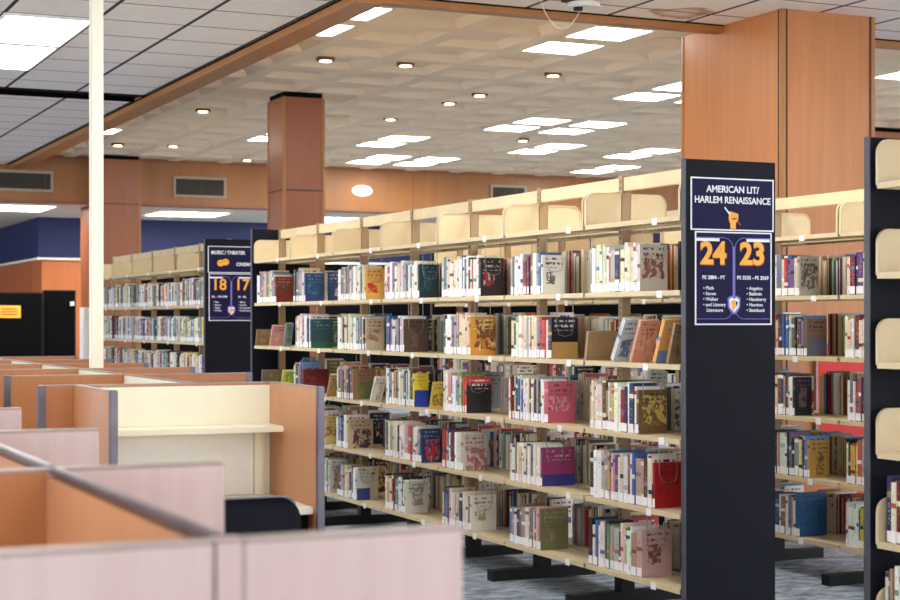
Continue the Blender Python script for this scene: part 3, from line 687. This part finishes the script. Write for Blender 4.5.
number_sign((4.388, YS, 1.869), '24', '23', 'PS 2884 - PT', 'PS 3535 - PS 3569', ['• Plath', '• Stowe', '• Walker', '• and Literary', '   Literature'], ['• Angelou', '• Baldwin', '• Hansberry', '• Hurston', '• Steinbeck'], 'navy sign with golden 24 and 23 on the dark end panel near the large pillar', False)
YS3 = Y3-.05-.001
t = board(.44, .244, 'small navy header sign with an orange emblem on the distant 18 and 17 panel', (X3+.0, YS3, 2.135))
text('MUSIC / THEATER', .044, -.03, -.06, -.005, t, 'paper', 'lettering', bold=.03, sx=.92); text('CINEMA', .044, .12, -.165, -.005, t, 'paper', 'lettering', bold=.03, sx=.9)
for dx, dz in ((0, 0), (.045, .01)):
    poly(circle(-.1+dx, -.155+dz, .034, .03), 'gold', t, 'mask', -.0045-dx*.02); poly(circle(-.112+dx, -.148+dz, .006, .005), 'redink', t, 'mask_eye', -.0066); poly(circle(-.088+dx, -.148+dz, .006, .005), 'redink', t, 'mask_eye', -.0066)
number_sign((X3, YS3, 1.885), '18', '17', 'ML - PN1998', 'M - ML', ['• Film', '• Opera', '• Stage', '• Drama'], ['• Music', '• Scores', '• Composers', '• Instruments'], 'small navy sign with golden 18 and 17 on the distant end panel', True)

# ---------------------------------------------------------------- study carrels
CH = 1.2; TH = .03
def cap(x0, x1, y0, y1): return (x0, x1, y0, y1, CH-.006, CH)
def panel(t, name, x0, x1, y0, y1, m, ends=()):
    p = obj(name, boxes((x0, x1, y0, y1, .03, CH-.006)), m, t)
    obj('top_edge', boxes(cap(x0, x1, y0, y1)), 'trim', p)
    for e in ends: obj('end_trim', box(*e, bevel=.003), 'metal', p)
    return p
# near row: spine at x=.572, dividers every 1.03 m
names = ['nearest pale pink wooden study carrel at the bottom left corner, metal edged', 'second pale pink study carrel just beyond the nearest one', 'third pale study carrel in the near row, beyond the second', 'last small pale study carrel of the near row at the left edge']
for k in range(4):
    y0 = 1.90+1.03*k; xs_ = .572
    t = thing('study_carrel', names[k], 'study desk', (xs_, y0, 0), 'near study carrels')
    if k == 1: panel(t, 'divider', -.66, -.0125, -.015, .015, 'laminate_dark'); panel(t, 'divider', -.0125, .308, -.015, .015, 'laminate')  # left half browner: shade behind the nearest divider put into its colour
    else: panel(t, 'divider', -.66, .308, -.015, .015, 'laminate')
    p = obj('spine_panel', boxes((-.012, .012, .016, 1.014, .03, CH-.014)), 'laminate_mid', t)
    obj('metal_cap', box(-.0095, .0095, .016, 1.014, CH-.010, CH+.003, bevel=.003), 'metal', p)
    if k == 0: obj('corner_post', box(-.016, .022, -.018, .016, .03, CH+.001, bevel=.003), 'laminate', t)
    obj('desk_top', boxes((-.64, -.013, .05, 1.0, .70, .73)), 'ivory', t); obj('desk_top', boxes((.013, .29, .05, 1.0, .70, .73)), 'ivory', t)
    for (lx) in (-.6, .25): obj('leg', box(lx, lx+.03, .5, .53, 0, .70), 'metal', t)
# middle row: end carrel facing the camera
t = thing('study_carrel', 'study carrel with ivory back, ivory shelf and desk, facing the camera behind the black chair', 'study desk', (1.396, 6.66, 0), 'middle study carrels')
panel(t, 'back_panel', -.125, .806, -.015, .015, 'laminate_dark', [(-.155, -.125, -.02, .02, .02, CH)])
obj('ivory_lining', boxes((.0165, .805, -.026, -.0155, .72, CH-.013)), 'ivory', t)
panel(t, 'side_panel', -.015, .015, -.63, -.016, 'laminate_mid', [(-.0155, .0155, -.65, -.63, .02, CH+.002)])
panel(t, 'side_panel', .806, .836, -.59, .016, 'laminate_mid', [(.8055, .8365, -.61, -.59, .02, CH+.002)])
obj('desk_top', box(.016, .805, -.57, -.027, .70, .73, bevel=.004), 'ivory', t)
obj('desk_apron', boxes((.03, .79, -.55, -.535, .58, .70)), 'blackvoid', t)
sh = obj('book_shelf', box(.016, .805, -.21, -.027, 1.0, 1.025, bevel=.003), 'ivory', t)
obj('shelf_support', boxes((.73, .765, -.06, -.027, .731, 1.0)), 'ivory', sh)
obj('lower_lining', boxes((.018, .729, -.034, -.0265, .731, 1.0)), 'greypanel', t)
# the double row behind it
nm2 = ['first orange wood study carrel pair behind the ivory lined one', 'second orange carrel pair farther back, ivory inside', 'third carrel pair back, left of the white pole', 'fourth carrel pair back, only its top showing', 'farthest carrel pair before the black screens']
t0 = thing('study_carrel', 'short ivory lined partition joining the front carrel to the double row', 'study desk', (1.885, 6.68, 0), 'middle study carrels')
panel(t0, 'spine_panel', -.012, .012, .0, 1.17, 'ivory')
for k in range(5):
    y0 = 7.87+1.03*k
    t = thing('study_carrel', nm2[k], 'study desk', (1.885, y0, 0), 'middle study carrels')
    panel(t, 'divider', -.545, -.013, -.015, .015, 'laminate_dark', [(-.575, -.545, -.02, .02, .02, CH+.001)])
    panel(t, 'divider', .013, .60, -.015, .015, 'laminate_dark', [(.60, .63, -.02, .02, .02, CH+.001)])
    panel(t, 'spine_panel', -.012, .012, .0, 1.012, 'ivory')
    obj('desk_top', boxes((-.53, -.013, .03, 1.0, .70, .73)), 'ivory', t); obj('desk_top', boxes((.013, .56, .48 if k == 1 else .03, 1.0, .70, .73)), 'ivory', t)
    for lx in (-.5, .5): obj('leg', box(lx, lx+.03, .5, .53, 0, .70), 'metal', t)
# left hand row, only its tops show
nm3 = ['orange wood carrel divider row at the left edge, nearest divider', 'next divider of the left edge carrel row, second', 'last divider of the left edge carrel row']
# chair
t = thing('desk_chair', 'black padded chair with rounded back pulled up to the ivory lined carrel', 'chair', (1.725, 5.60, 0))
def rounded(w, h, d, r, bow, z0):
    pts = []
    for cx, cz, a0 in ((w-r, h-r, 0), (-w+r, h-r, PI/2), (-w+.03, .03, PI), (w-.03, .03, 1.5*PI)):
        rr = r if a0 < PI else .03
        pts += [(cx+rr*math.cos(a0+PI/2*k/6), cz+rr*math.sin(a0+PI/2*k/6)) for k in range(7)]
    return pts
pts = rounded(.245, .34, .06, .085, 0, 0)
bm = prism_y([(x, z) for x, z in pts], -.03, .03); bmesh.ops.bevel(bm, geom=[e for e in bm.edges if abs(e.verts[0].co.y-e.verts[1].co.y) < 1e-5], offset=.014, segments=3, affect='EDGES')
for v in bm.verts: v.co.z += .50 - 1.2*v.co.x**2*.2; v.co.y += -.10*(1-(v.co.x/.245)**2)*.5
obj('backrest', bm, 'fabric', t, smooth=True)
pm = bmesh.new(); pp = [(x*.985, -.022-.05*(1-(x/.245)**2), .503-.24*x*x+z) for x, z in pts[3:11]]; tube(pm, pp, .0045, 6); obj('piping', pm, 'piping', t)
bm = box(-.24, .24, .02, .46, .42, .49, bevel=.025); obj('seat', bm, 'fabric', t, smooth=True)
obj('back_bar', boxes((-.2, -.175, -.0, .025, .40, .60), (.175, .2, .0, .025, .40, .60)), 'metal', t)
for lx in (-.21, .19):
    for ly in (.03, .42): obj('leg', box(lx, lx+.022, ly, ly+.022, 0, .425), 'metal', t)

# red board and its grey frame on the large pillar, behind the parallel shelf
t = thing('red_board', 'red notice board on the large pillar, glimpsed between the rows of the parallel shelf', 'board', (6.98, 8.995, .55))
obj('panel', box(-.18, .30, -.02, 0, 0, .75), 'red', t); obj('frame', boxes((-.195, -.18, -.025, 0, 0, .765), (.30, .315, -.025, 0, 0, .765), (-.18, .30, -.025, 0, .75, .765)), 'trim', t)

# ---------------------------------------------------------------- daylight and exposure
w = bpy.data.worlds.new('world'); S.world = w; w.use_nodes = True
w.node_tree.nodes['Background'].inputs[0].default_value = (.93, .96, 1, 1); w.node_tree.nodes['Background'].inputs[1].default_value = 2.0
S.view_settings.view_transform = 'Standard'; S.view_settings.look = 'None'; S.view_settings.gamma = 1; S.view_settings.exposure = 0.85; S.view_settings.use_curve_mapping = False
